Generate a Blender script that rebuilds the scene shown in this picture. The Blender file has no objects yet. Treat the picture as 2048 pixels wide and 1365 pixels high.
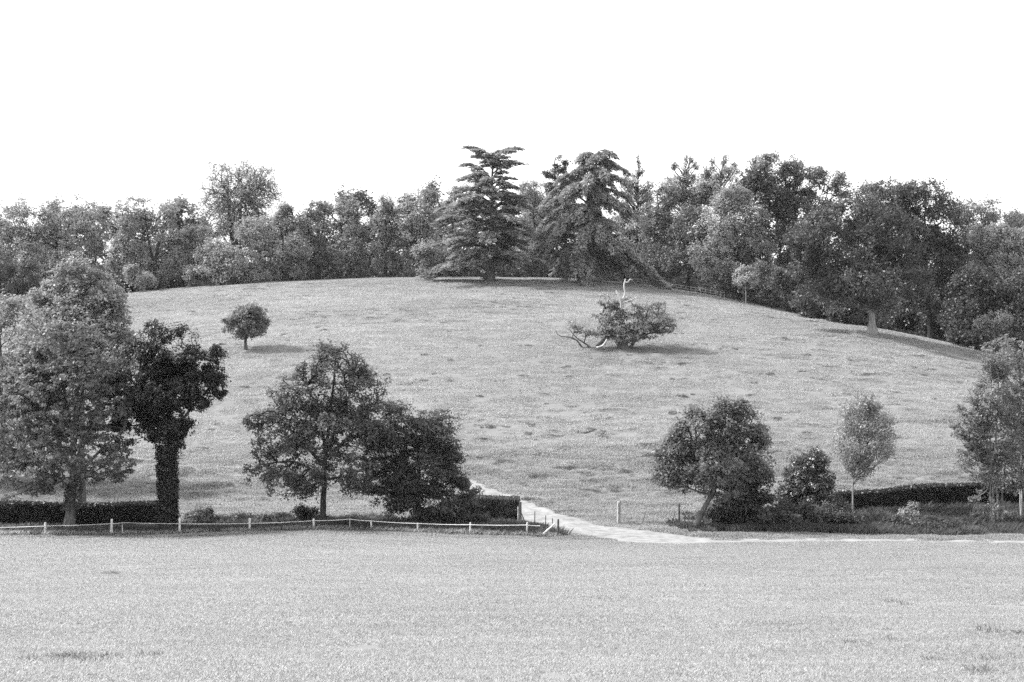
import bpy, math, random, time
import numpy as np
from mathutils import Vector
T0 = time.time()
SC = bpy.context.scene
COL = SC.collection
R = math.radians
rng = np.random.default_rng(7)

# ------------------------------------------------------------------ camera, world, sun, exposure
PITCH = math.atan(182.5 / 2844.4)
cam = bpy.data.cameras.new('camera'); camo = bpy.data.objects.new('camera', cam); COL.objects.link(camo)
cam.lens = 50; cam.sensor_width = 36; cam.clip_start = 0.1; cam.clip_end = 9000
camo.location = (0, 0, 0); camo.rotation_euler = (math.pi / 2 - PITCH, 0, 0)
SC.camera = camo

SUN_AZ, SUN_EL = R(-76), R(42)          # azimuth from +Y towards +X: the sun stands left and beyond the trees
w = bpy.data.worlds.new('World'); SC.world = w; w.use_nodes = True
nt = w.node_tree; nt.nodes.clear()
sky = nt.nodes.new('ShaderNodeTexSky'); sky.sky_type = 'NISHITA'; sky.sun_disc = False
sky.sun_elevation = SUN_EL; sky.sun_rotation = SUN_AZ % (2 * math.pi)
sky.air_density = 1.0; sky.dust_density = 4.0; sky.ozone_density = 1.0
bw = nt.nodes.new('ShaderNodeRGBToBW')
veil = nt.nodes.new('ShaderNodeMath'); veil.operation = 'MULTIPLY_ADD'   # thin high cloud whitens the whole sky
veil.inputs[1].default_value = 0.8; veil.inputs[2].default_value = 5.0
bg = nt.nodes.new('ShaderNodeBackground'); bg.inputs[1].default_value = 0.145
wo = nt.nodes.new('ShaderNodeOutputWorld')
nt.links.new(sky.outputs[0], bw.inputs[0]); nt.links.new(bw.outputs[0], veil.inputs[0])
nt.links.new(veil.outputs[0], bg.inputs[0]); nt.links.new(bg.outputs[0], wo.inputs[0])
sl = bpy.data.lights.new('sun', 'SUN'); sl.energy = 4.4; sl.angle = R(5); sl.color = (1, 1, 1)
so = bpy.data.objects.new('sun', sl); COL.objects.link(so)
sd = Vector((math.sin(SUN_AZ) * math.cos(SUN_EL), math.cos(SUN_AZ) * math.cos(SUN_EL), math.sin(SUN_EL)))
so.rotation_euler = sd.to_track_quat('Z', 'Y').to_euler(); so.location = sd * 50
vs = SC.view_settings
vs.view_transform = 'Standard'; vs.look = 'None'; vs.gamma = 1; vs.exposure = 0.95
SC.cycles.max_bounces = 6; SC.cycles.diffuse_bounces = 3; SC.cycles.transmission_bounces = 3
SC.cycles.glossy_bounces = 1; SC.cycles.volume_bounces = 0
SC.cycles.use_denoising = False; SC.cycles.denoiser = 'OPENIMAGEDENOISE'; SC.cycles.denoising_input_passes = 'RGB_ALBEDO_NORMAL'; SC.cycles.denoising_prefilter = 'ACCURATE'

# ------------------------------------------------------------------ small helpers
def tag(o, label=None, cat=None, group=None, kind=None):
    if label: o['label'] = label
    if cat: o['category'] = cat
    if group: o['group'] = group
    if kind: o['kind'] = kind
    return o
def empty(name, loc, label, cat, group=None):
    o = bpy.data.objects.new(name, None); COL.objects.link(o); o.location = loc; o.empty_display_size = 0.3
    return tag(o, label, cat, group)
def link(name, me, parent=None, loc=None):
    o = bpy.data.objects.new(name, me); COL.objects.link(o)
    if parent is not None: o.parent = parent
    if loc is not None: o.location = loc
    return o
def mesh_np(name, V, F, mat, smooth=False):
    """V (n,3) vertices, F (m,k) faces with k corners each."""
    me = bpy.data.meshes.new(name)
    V = np.ascontiguousarray(V, np.float32); F = np.ascontiguousarray(F, np.int32)
    k = F.shape[1]; m = len(F)
    me.vertices.add(len(V)); me.vertices.foreach_set('co', V.ravel())
    me.loops.add(m * k); me.loops.foreach_set('vertex_index', F.ravel())
    me.polygons.add(m); me.polygons.foreach_set('loop_start', np.arange(0, m * k, k, dtype=np.int32))
    if smooth: me.polygons.foreach_set('use_smooth', np.ones(m, bool))
    me.materials.append(mat); me.update(calc_edges=True)
    return me
_tab = np.random.default_rng(3).random((256, 256))
def vnoise(x, y):
    x = np.asarray(x, float); y = np.asarray(y, float)
    xi = np.floor(x).astype(int); yi = np.floor(y).astype(int); fx = x - xi; fy = y - yi
    fx = fx * fx * (3 - 2 * fx); fy = fy * fy * (3 - 2 * fy)
    g = lambda a, b: _tab[a & 255, b & 255]
    return (g(xi, yi) * (1 - fx) + g(xi + 1, yi) * fx) * (1 - fy) + (g(xi, yi + 1) * (1 - fx) + g(xi + 1, yi + 1) * fx) * fy
def unit(a): return a / np.maximum(np.linalg.norm(a, axis=-1, keepdims=True), 1e-9)

# photo pixel (2048 x 1365) seen at forward distance Y -> point in the world
SP, CP = math.sin(PITCH), math.cos(PITCH)
def P(px, py, Y):
    px = np.asarray(px, float); py = np.asarray(py, float)
    dx = (px - 1024) / 2844.4; dy = (682.5 - py) / 2844.4
    t = Y / (CP + dy * SP)
    return np.stack(np.broadcast_arrays(dx * t, t * (CP + dy * SP), t * (-SP + dy * CP)), -1)
def pix(p):
    x, y, z = p; f = y * CP - z * SP; u = y * SP + z * CP
    return 1024 + 2844.4 * x / f, 682.5 - 2844.4 * u / f

# ------------------------------------------------------------------ terrain height
COLS = np.array([-700, 0, 250, 500, 980, 1240, 1450, 1740, 2048, 2700.])
ROWS = np.array([98, 104, 110, 120, 140, 160, 185, 210, 240, 255, 270, 290, 350, 500, 1000, 4500.])
TPY = np.array([  # row of the picture at which the ground stands, per column and distance
 [1073,1062,1050,1010, 915, 845, 785, 735, 690, 675, 665, 662, 660, 640, 590, 535],
 [1075,1062,1050,1008, 910, 830, 745, 685, 632, 617, 610, 612, 620, 620, 575, 535],
 [1070,1060,1047,1005, 900, 815, 725, 662, 608, 592, 587, 590, 600, 610, 570, 535],
 [1067,1055,1040,1003, 895, 805, 708, 645, 590, 573, 568, 572, 585, 603, 568, 535],
 [1071,1057,1043,1001, 890, 800, 700, 635, 578, 561, 556, 562, 580, 600, 565, 535],
 [1078,1062,1045,1000, 888, 798, 700, 640, 588, 570, 565, 572, 590, 603, 567, 535],
 [1078,1062,1043, 997, 888, 798, 705, 652, 608, 598, 597, 603, 618, 615, 570, 535],
 [1076,1061,1035, 990, 888, 805, 722, 663, 658, 658, 660, 662, 660, 640, 575, 535],
 [1080,1060,1027, 980, 890, 820, 755, 722, 712, 710, 708, 705, 695, 650, 580, 535],
 [1084,1064,1030, 985, 900, 840, 790, 760, 745, 740, 736, 730, 710, 660, 585, 535]])
def zof(py, Y):
    dy = (682.5 - py) / 2844.4
    return Y * (-SP + dy * CP) / (CP + dy * SP)
near_Y = np.array([-400, -60, 0, 15, 30, 45, 60, 80.]); near_z = np.array([6, 4, -1.7, -5.7, -9.13, -11.9, -14.35, -17.45])
YS = np.concatenate([near_Y, ROWS])
ZT = np.array([np.concatenate([near_z, zof(c, ROWS)]) for c in TPY])
def hermite(xs, ys, x):
    """Catmull-Rom along the last axis of ys at points x."""
    m = np.gradient(ys, xs, axis=-1)
    i = np.clip(np.searchsorted(xs, x) - 1, 0, len(xs) - 2)
    h = xs[i + 1] - xs[i]; t = np.clip((x - xs[i]) / h, 0, 1)
    a, b = ys[..., i], ys[..., i + 1]; ma, mb = m[..., i] * h, m[..., i + 1] * h
    return (2*t**3-3*t**2+1)*a + (t**3-2*t**2+t)*ma + (-2*t**3+3*t**2)*b + (t**3-t**2)*mb
YF = np.concatenate([np.arange(-100, 600, 1.0), np.arange(600, 4500, 20.)])
UF = np.linspace(-0.62, 0.6, 245)
ZY = hermite(YS, ZT, YF)
ZF = hermite((COLS - 1024) / 2844.4, ZY.T, UF)      # (nY, nU)
def zbase(X, Y):
    X = np.asarray(X, float); Y = np.asarray(Y, float)
    u = np.clip(X / np.maximum(Y, 30), UF[0], UF[-1])
    fu = (u - UF[0]) / (UF[1] - UF[0]); iu = np.clip(fu.astype(int), 0, len(UF) - 2); fu = fu - iu
    iy = np.clip(np.searchsorted(YF, Y) - 1, 0, len(YF) - 2); fy = np.clip((Y - YF[iy]) / (YF[iy + 1] - YF[iy]), 0, 1)
    a = ZF[iy, iu] * (1 - fu) + ZF[iy, iu + 1] * fu; b = ZF[iy + 1, iu] * (1 - fu) + ZF[iy + 1, iu + 1] * fu
    return a * (1 - fy) + b * fy
def lumps(X, Y):
    """tussocks and the low terraces the sheep have trodden along the slope"""
    wx = X + 3 * vnoise(X / 17, Y / 17)
    hillw = np.clip((Y - 106) / 14, 0, 1)
    t = vnoise(wx / 5.0 + 9, Y / 1.5) - 0.5
    t2 = vnoise(wx / 1.7 + 40, Y / 0.9 + 7) - 0.5
    rough = np.clip(vnoise(X / 22 + 3, Y / 14 + 5) * 1.7 - 0.3, 0.2, 1.3)
    hill = (0.30 * t + 0.16 * t2) * rough * (1 + .5 * np.clip((165 - Y) / 40, 0, 1))
    spike = np.clip(vnoise(X / 3.1 + 77, Y / 1.3 + 31) - 0.80, 0, 1) * 1.3 * rough
    nearf = 0.10 * (vnoise(X / 3.5, Y / 2.2) - 0.5) + 0.35 * (vnoise(X / 13, Y / 10) - 0.5)
    return nearf * (1 - hillw) + (hill + spike) * hillw
# ------------------------------------------------------------------ the track, traced where it lies on the ground
def ground_at(px, py):
    """march the sight line of a photo pixel down to the ground"""
    Ys = np.arange(60, 330, 0.25)
    p = P(px, py, Ys); g = zbase(p[:, 0], p[:, 1])
    i = np.argmax(p[:, 2] <= g)
    return p[i, 0], p[i, 1], g[i]
up = [(925,958),(950,965),(985,977),(1040,997),(1100,1021),(1150,1036),(1200,1051),(1250,1058),(1310,1063),(1380,1074),(1480,1078),(1600,1078.5),(1750,1078.5),(1900,1080),(2060,1083),(2200,1085)]
lo = [(905,970),(930,980),(965,995),(1010,1018),(1060,1045),(1110,1062),(1160,1071),(1205,1078),(1260,1085),(1350,1089),(1480,1085.5),(1600,1084),(1750,1083.5),(1900,1084.5),(2060,1087),(2200,1089)]
UPW = np.array([ground_at(*a)[:2] for a in up]); LOW = np.array([ground_at(*a)[:2] for a in lo])
def resample(pl, n):
    t = np.linspace(0, len(pl) - 1, n); i = np.clip(t.astype(int), 0, len(pl) - 2); f = (t - i)[:, None]
    q = pl[i] * (1 - f) + pl[i + 1] * f
    for _ in range(12): q[1:-1] = (q[:-2] + 2 * q[1:-1] + q[2:]) / 4
    return q
NT = 420
TU, TL = resample(UPW, NT), resample(LOW, NT)
ed = (vnoise(np.arange(NT) / 3.0, 5) - .5) * 0.7; ed2 = (vnoise(np.arange(NT) / 3.0, 55) - .5) * 0.7
nrm = unit(TU - TL); TU = TU + nrm * ed[:, None]; TL = TL + nrm * ed2[:, None]
TPOLY = np.concatenate([TU, TL[::-1]])
TSEG = np.concatenate([resample(TU, 900), resample(TL, 900)])
def in_track(X, Y):
    X = np.asarray(X, float).ravel(); Y = np.asarray(Y, float).ravel()
    ins = np.zeros(len(X), bool); a = TPOLY; b = np.roll(TPOLY, -1, 0)
    sel = np.where((Y > 90) & (Y < 150) & (X > -15) & (X < 60))[0]
    if len(sel) == 0: return ins
    x, y = X[sel], Y[sel]; r = np.zeros(len(sel), bool)
    for (x0, y0), (x1, y1) in zip(a, b):
        if y0 == y1: continue
        c = ((y0 > y) != (y1 > y)) & (x < (x1 - x0) * (y - y0) / (y1 - y0) + x0); r ^= c
    ins[sel] = r
    return ins
def track_dist(X, Y):
    d = np.full(len(X), 99.0); sel = np.where((Y > 85) & (Y < 160) & (X > -25) & (X < 70))[0]
    for s in np.array_split(sel, max(1, len(sel) // 4000)):
        if len(s) == 0: continue
        d[s] = np.sqrt(((X[s, None] - TSEG[None, :, 0]) ** 2 + (Y[s, None] - TSEG[None, :, 1]) ** 2).min(1))
    d[in_track(X, Y)] *= -1
    return d
def ground(X, Y, track=True):
    shp = np.shape(X); X = np.asarray(X, float).ravel(); Y = np.asarray(Y, float).ravel()
    z = zbase(X, Y)
    k = np.ones(len(X))
    if track:
        d = track_dist(X, Y); k = np.clip((d - 0.1) / 1.2, 0, 1)
        z = z - np.where(d < 0, 0.05, 0)
    return (z + lumps(X, Y) * k).reshape(shp)
def gz(X, Y): return float(ground(np.array([X]), np.array([Y]))[0])
def on_ground(px, Y):
    X = float(P(px, 1000, Y)[0]); X *= 1
    z = gz(X, Y)
    for _ in range(3):
        py = pix((X, Y, z))[1]; X = float(P(px, py, Y)[0]); z = gz(X, Y)
    return X, Y, z

# ------------------------------------------------------------------ materials
def new_mat(name):
    m = bpy.data.materials.new(name); m.use_nodes = True; n = m.node_tree; n.nodes.clear()
    return m, n, n.nodes.new('ShaderNodeOutputMaterial')
def N(n, t, **kw):
    o = n.nodes.new(t)
    for k, v in kw.items(): setattr(o, k, v)
    return o
def leaf_mat(name, v, trans=0.38, var=0.25, gloss=0.02, nscale=0.5):
    m, n, out = new_mat(name); L = n.links.new
    geo = N(n, 'ShaderNodeNewGeometry'); no = N(n, 'ShaderNodeTexNoise'); no.inputs['Scale'].default_value = nscale; no.inputs['Detail'].default_value = 1
    L(geo.outputs['Position'], no.inputs['Vector'])
    a = N(n, 'ShaderNodeMapRange'); a.inputs['To Min'].default_value = v * (1 - var); a.inputs['To Max'].default_value = v * (1 + var)
    L(geo.outputs['Random Per Island'], a.inputs['Value'])
    b = N(n, 'ShaderNodeMapRange'); b.inputs['From Min'].default_value = 0.3; b.inputs['From Max'].default_value = 0.7; b.inputs['To Min'].default_value = 0.75; b.inputs['To Max'].default_value = 1.3
    L(no.outputs['Fac'], b.inputs['Value'])
    mu = N(n, 'ShaderNodeMath', operation='MULTIPLY'); L(a.outputs[0], mu.inputs[0]); L(b.outputs[0], mu.inputs[1])
    d = N(n, 'ShaderNodeBsdfDiffuse'); t = N(n, 'ShaderNodeBsdfTranslucent'); g = N(n, 'ShaderNodeBsdfGlossy'); g.inputs['Roughness'].default_value = 0.42
    L(mu.outputs[0], d.inputs['Color']); L(mu.outputs[0], t.inputs['Color']); g.inputs['Color'].default_value = (.8, .8, .8, 1)
    x = N(n, 'ShaderNodeMixShader'); x.inputs[0].default_value = trans; L(d.outputs[0], x.inputs[1]); L(t.outputs[0], x.inputs[2])
    y = N(n, 'ShaderNodeMixShader'); y.inputs[0].default_value = gloss; L(x.outputs[0], y.inputs[1]); L(g.outputs[0], y.inputs[2])
    L(y.outputs[0], out.inputs[0])
    return m
def bark_mat(name, v, scale=6.0):
    m, n, out = new_mat(name); L = n.links.new
    tc = N(n, 'ShaderNodeTexCoord'); mp = N(n, 'ShaderNodeMapping'); mp.inputs['Scale'].default_value = (1, 1, 0.18); L(tc.outputs['Object'], mp.inputs[0])
    no = N(n, 'ShaderNodeTexNoise'); no.inputs['Scale'].default_value = scale; no.inputs['Detail'].default_value = 5; L(mp.outputs[0], no.inputs['Vector'])
    r = N(n, 'ShaderNodeMapRange'); r.inputs['From Min'].default_value = 0.3; r.inputs['From Max'].default_value = 0.7
    r.inputs['To Min'].default_value = v * 0.5; r.inputs['To Max'].default_value = v * 1.5; L(no.outputs['Fac'], r.inputs['Value'])
    d = N(n, 'ShaderNodeBsdfDiffuse'); L(r.outputs[0], d.inputs['Color'])
    bp = N(n, 'ShaderNodeBump'); bp.inputs['Strength'].default_value = 0.8; bp.inputs['Distance'].default_value = 0.05; L(no.outputs['Fac'], bp.inputs['Height']); L(bp.outputs[0], d.inputs['Normal'])
    L(d.outputs[0], out.inputs[0])
    return m
def ground_value(n, lo, hi):
    """world-space tone of the turf: broad patches, streaks along the slope, fine mottling"""
    L = n.links.new; geo = N(n, 'ShaderNodeNewGeometry')
    def noise(sx, sy, det, rough=.55):
        mp = N(n, 'ShaderNodeMapping'); mp.inputs['Scale'].default_value = (sx, sy, .3); L(geo.outputs['Position'], mp.inputs[0])
        no = N(n, 'ShaderNodeTexNoise'); no.inputs['Scale'].default_value = 1; no.inputs['Detail'].default_value = det; no.inputs['Roughness'].default_value = rough
        L(mp.outputs[0], no.inputs['Vector']); return no.outputs['Fac']
    def ma(op, a, b, c=None):
        o = N(n, 'ShaderNodeMath', operation=op)
        for i, v in enumerate((a, b, c)):
            if v is None: continue
            if isinstance(v, (int, float)): o.inputs[i].default_value = v
            else: L(v, o.inputs[i])
        return o.outputs[0]
    s = ma('MULTIPLY', noise(.035, .05, 2), .30)
    s = ma('MULTIPLY_ADD', noise(.22, .8, 4), .42, s)
    s = ma('MULTIPLY_ADD', noise(1.6, 2.6, 4, .7), .28, s)
    r = N(n, 'ShaderNodeMapRange'); r.inputs['From Min'].default_value = .36; r.inputs['From Max'].default_value = .64
    r.inputs['To Min'].default_value = lo; r.inputs['To Max'].default_value = hi; L(s, r.inputs['Value'])
    return r.outputs[0]
def turf_mat(name, lo, hi):
    m, n, out = new_mat(name); L = n.links.new
    v = ground_value(n, lo, hi); d = N(n, 'ShaderNodeBsdfDiffuse'); L(v, d.inputs['Color'])
    geo = N(n, 'ShaderNodeNewGeometry'); no = N(n, 'ShaderNodeTexNoise'); no.inputs['Scale'].default_value = 3.2; no.inputs['Detail'].default_value = 6; no.inputs['Roughness'].default_value = .75
    L(geo.outputs['Position'], no.inputs['Vector'])
    bp = N(n, 'ShaderNodeBump'); bp.inputs['Strength'].default_value = .6; bp.inputs['Distance'].default_value = .12; L(no.outputs['Fac'], bp.inputs['Height']); L(bp.outputs[0], d.inputs['Normal'])
    L(d.outputs[0], out.inputs[0]); return m
def blade_mat(name, lo, hi, trans=.55):
    m, n, out = new_mat(name); L = n.links.new
    v = ground_value(n, lo, hi); geo = N(n, 'ShaderNodeNewGeometry')
    a = N(n, 'ShaderNodeMapRange'); a.inputs['To Min'].default_value = .85; a.inputs['To Max'].default_value = 1.15; L(geo.outputs['Random Per Island'], a.inputs['Value'])
    mu = N(n, 'ShaderNodeMath', operation='MULTIPLY'); L(v, mu.inputs[0]); L(a.outputs[0], mu.inputs[1])
    d = N(n, 'ShaderNodeBsdfDiffuse'); t = N(n, 'ShaderNodeBsdfTranslucent'); L(mu.outputs[0], d.inputs[0]); L(mu.outputs[0], t.inputs[0])
    x = N(n, 'ShaderNodeMixShader'); x.inputs[0].default_value = trans; L(d.outputs[0], x.inputs[1]); L(t.outputs[0], x.inputs[2]); L(x.outputs[0], out.inputs[0]); return m
def chalk_mat():
    m, n, out = new_mat('chalk_track'); L = n.links.new; geo = N(n, 'ShaderNodeNewGeometry')
    no = N(n, 'ShaderNodeTexNoise'); no.inputs['Scale'].default_value = 1.1; no.inputs['Detail'].default_value = 8; no.inputs['Roughness'].default_value = .7; L(geo.outputs['Position'], no.inputs['Vector'])
    r = N(n, 'ShaderNodeMapRange'); r.inputs['From Min'].default_value = .35; r.inputs['From Max'].default_value = .6; r.inputs['To Min'].default_value = .14; r.inputs['To Max'].default_value = .25; L(no.outputs['Fac'], r.inputs['Value'])
    d = N(n, 'ShaderNodeBsdfDiffuse'); L(r.outputs[0], d.inputs[0])
    bp = N(n, 'ShaderNodeBump'); bp.inputs['Strength'].default_value = .5; bp.inputs['Distance'].default_value = .06; L(no.outputs['Fac'], bp.inputs['Height']); L(bp.outputs[0], d.inputs['Normal'])
    L(d.outputs[0], out.inputs[0]); return m
M = {}
M['turf'] = turf_mat('turf', .13, .18)
M['turf_near'] = turf_mat('turf_near', .16, .20)
M['blade_near'] = blade_mat('blade_near', .36, .46)
M['blade_hill'] = blade_mat('blade_hill', .27, .47)
M['blade_rough'] = blade_mat('blade_rough', .09, .19)
M['blade_tussock'] = blade_mat('blade_tussock', .13, .22)
M['blade_weed'] = blade_mat('blade_weed', .20, .32)
M['chalk'] = chalk_mat()
M['leaf_black'] = leaf_mat('leaf_black', .03, .3, gloss=.04)
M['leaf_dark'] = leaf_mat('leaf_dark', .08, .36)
M['leaf_oak'] = leaf_mat('leaf_oak', .115, .4)
M['leaf_mid'] = leaf_mat('leaf_mid', .16, .40)
M['leaf_light'] = leaf_mat('leaf_light', .25, .42)
M['leaf_pale'] = leaf_mat('leaf_pale', .32, .45)
M['leaf_soft'] = leaf_mat('leaf_soft', .25, .42)
M['needle'] = leaf_mat('needle', .23, .35, gloss=.02)
M['flower'] = leaf_mat('flower', .6, .3)
M['bark_dark'] = bark_mat('bark_dark', .045); M['bark'] = bark_mat('bark', .10); M['bark_pale'] = bark_mat('bark_pale', .22)
M['deadwood'] = bark_mat('deadwood', .38, 3.0)
M['post_pale'] = bark_mat('post_pale', .5, 14.0)
M['rail'] = bark_mat('rail', .3, 14.0); M['post_dark'] = bark_mat('post_dark', .09, 14.0)
M['tape'] = leaf_mat('tape', .85, .45, var=.02)

# ------------------------------------------------------------------ ground sheets
def axis(parts):
    a = [parts[0][0]]
    for lo_, hi_, st in parts:
        while a[-1] < hi_ - 1e-6: a.append(min(a[-1] + st, hi_))
    return np.array(a)
xs = axis([(-3000, -600, 300), (-600, -160, 20), (-160, -60, 2.5), (-60, 60, .9), (60, 160, 2.5), (160, 600, 20), (600, 3000, 300)])
def sheet(name, ys, mat):
    X, Y = np.meshgrid(xs, ys); Z = ground(X, Y); nx, ny = len(xs), len(ys)
    V = np.stack([X, Y, Z], -1).reshape(-1, 3)
    i = (np.arange(ny - 1)[:, None] * nx + np.arange(nx - 1)[None, :]).ravel()
    F = np.stack([i, i + 1, i + nx + 1, i + nx], -1)
    o = link(name, mesh_np(name, V, F, mat, True)); tag(o, kind='structure'); return o
o = sheet('near_field', axis([(-400, 0, 40), (0, 26, 2), (26, 106, .6)]), M['turf_near'])
o['label'] = 'near meadow sloping down to the fence and the track'
o = sheet('hill', axis([(106, 285, .65), (285, 400, 5), (400, 1000, 50), (1000, 2400, 200)]), M['turf'])
o['label'] = 'rounded pasture hill with trodden terraces'
k = 9; tt = np.linspace(0, 1, k)[None, :, None]
TG = TU[:, None] * (1 - tt) + TL[:, None] * tt
zt = zbase(TG[..., 0], TG[..., 1]) + 0.02 + .05 * (vnoise(TG[..., 0] * .9, TG[..., 1] * .9) - .5) - .05 * np.exp(-((tt[..., 0] - .3) / .1) ** 2) - .05 * np.exp(-((tt[..., 0] - .72) / .1) ** 2)
zt[:, 0] -= .04; zt[:, -1] -= .04
V = np.concatenate([TG, zt[..., None]], -1).reshape(-1, 3)
i = (np.arange(NT - 1)[:, None] * k + np.arange(k - 1)[None, :]).ravel()
tr = link('track', mesh_np('track', V, np.stack([i, i + k, i + k + 1, i + 1], -1), M['chalk'], True)); tag(tr, kind='structure')
tr['label'] = 'pale chalk farm track curving round the hedge end'

# ------------------------------------------------------------------ plants: tubes, skeletons, leaves
def sweep(pts, rad, n=9):
    pts = np.asarray(pts, float); rad = np.asarray(rad, float)
    tg = unit(np.gradient(pts, axis=0)); ref = np.array([0.3, 0.94, 0.15]); a = unit(np.cross(tg, ref)); b = np.cross(tg, a)
    an = np.linspace(0, 2 * np.pi, n, endpoint=False)
    V = pts[:, None] + rad[:, None, None] * (np.cos(an)[None, :, None] * a[:, None] + np.sin(an)[None, :, None] * b[:, None])
    m = len(pts); i, j = np.meshgrid(np.arange(m - 1), np.arange(n), indexing='ij'); j2 = (j + 1) % n
    F = np.stack([i * n + j, i * n + j2, (i + 1) * n + j2, (i + 1) * n + j], -1).reshape(-1, 4)
    return V.reshape(-1, 3), F
def frusta(A, B, ra, rb, n=4):
    d = unit(B - A); ref = np.where(np.abs(d[:, 2:3]) > .9, np.array([[1., 0, 0]]), np.array([[0, 0, 1.]]))
    u = unit(np.cross(d, ref)); v = np.cross(d, u); an = np.linspace(0, 2 * np.pi, n, endpoint=False)
    off = np.cos(an)[None, :, None] * u[:, None] + np.sin(an)[None, :, None] * v[:, None]
    V = np.concatenate([(A[:, None] + off * ra[:, None, None]), (B[:, None] + off * rb[:, None, None])], 1)
    base = (np.arange(len(A)) * 2 * n)[:, None]; j = np.arange(n)[None, :]; j2 = (j + 1) % n
    F = np.stack([base + j, base + j2, base + n + j2, base + n + j], -1).reshape(-1, 4)
    return V.reshape(-1, 3), F
def join(parts):
    Vs, Fs, o = [], [], 0
    for v, f in parts:
        if len(v) == 0: continue
        Vs.append(v); Fs.append(f + o); o += len(v)
    return np.concatenate(Vs), np.concatenate(Fs)
def leaves(C, size, rad, per, r, flat=1.0, upb=.5, outc=None, asp=.55, hang=0.0):
    """clumps of leaves round the centres C"""
    if per > 12: per = int(per * .78); size = size * 1.1
    n = len(C) * per
    cc = np.repeat(C, per, 0); rr = np.repeat(rad, per)[:, None] if np.ndim(rad) else rad
    d = unit(r.normal(size=(n, 3))) * (r.random((n, 1)) ** .45) * rr; d[:, 2] *= flat
    p = cc + d
    nr = unit(r.normal(size=(n, 3))) + np.array([0, 0, upb])
    if outc is not None: nr = nr + .5 * unit(p - outc)
    nr = unit(nr); t = unit(np.cross(nr, r.normal(size=(n, 3)))); t[:, 2] -= hang; t = unit(t); b = unit(np.cross(nr, t))
    s = size * (.6 + .8 * r.random((n, 1)))
    V = np.stack([p - t * s * .5, p + b * s * asp * .5 - t * s * .05, p + t * s * .5, p - b * s * asp * .5 - t * s * .05], 1)
    return V.reshape(-1, 3), np.arange(n * 4).reshape(-1, 4)
def smooth_line(pts, n):
    pts = np.asarray(pts, float)
    if len(pts) == 2: return pts[0] + (pts[1] - pts[0]) * np.linspace(0, 1, n)[:, None]
    s = np.concatenate([[0], np.cumsum(np.linalg.norm(np.diff(pts, axis=0), axis=1))])
    return hermite(s, pts.T, np.linspace(0, s[-1], n)).T
def grow(seeds, seed_par, seed_pl, A, bf=.35):
    """join every point of A to the growing skeleton by the cheapest link (length + a share of the way back to the root)"""
    n0 = len(seeds); nodes = np.concatenate([seeds, A]); N_ = len(nodes); par = np.full(N_, -1); par[:n0] = seed_par
    pl = np.zeros(N_); pl[:n0] = seed_pl; d = np.linalg.norm(A[:, None] - seeds[None], axis=2) + bf * pl[None, :n0]
    best = d.argmin(1); cost = d[np.arange(len(A)), best]; done = np.zeros(len(A), bool); order = []
    for _ in range(len(A)):
        c = np.where(done, 1e9, cost); j = int(c.argmin()); done[j] = True; g = n0 + j; p = best[j]; par[g] = p
        pl[g] = pl[p] + np.linalg.norm(A[j] - nodes[p]); order.append(g)
        nd = np.linalg.norm(A - A[j], axis=1) + bf * pl[g]; m = nd < cost; cost[m] = nd[m]; best[m] = g
    cnt = np.ones(N_); cnt[:n0] = 0
    for g in reversed(order): cnt[par[g]] += cnt[g]
    return nodes, par, cnt, n0
def sample_blobs(blobs, Y, n, r, per_bough=7, shell=.45, bough_r=None):
    out = []; w_ = np.array([max(b[2] * b[3], 1) * (b[5] if len(b) > 5 else 1) for b in blobs], float); w_ /= w_.sum()
    for b, ww in zip(blobs, w_):
        dz = b[4] if len(b) > 4 else 0
        c = P(b[0], b[1], Y + dz); sc_ = (Y + dz) / 2844.4; rx, rz = b[2] * sc_, b[3] * sc_; ry = rx * .9 if len(b) < 7 else b[6]
        nn = max(3, int(n * ww)); nb = max(2, nn // per_bough)
        d = unit(r.normal(size=(nb, 3))); rad = (shell + (1 - shell) * r.random((nb, 1)) ** .6) * (.82 + .18 * r.random((nb, 1)))
        bc = d * rad
        br = .36 if bough_r is None else bough_r / max(rx, .1)
        idx = r.integers(0, nb, nn)
        q = bc[idx] + unit(r.normal(size=(nn, 3))) * r.random((nn, 1)) ** .5 * br * np.array([1, 1, .7]) + np.array([0, 0, .04])
        fr = r.random(nn) < .27; u_ = unit(r.normal(size=(nn, 3))) * (shell + (1 - shell) * r.random((nn, 1)) ** .7) * (.9 + .12 * r.random((nn, 1))); q[fr] = u_[fr]
        l = np.linalg.norm(q, axis=1, keepdims=True); q = np.where(l > 1.06, q / l * 1.06, q)
        out.append(c + q * np.array([rx, ry, rz]))
    return np.concatenate(out)

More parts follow.
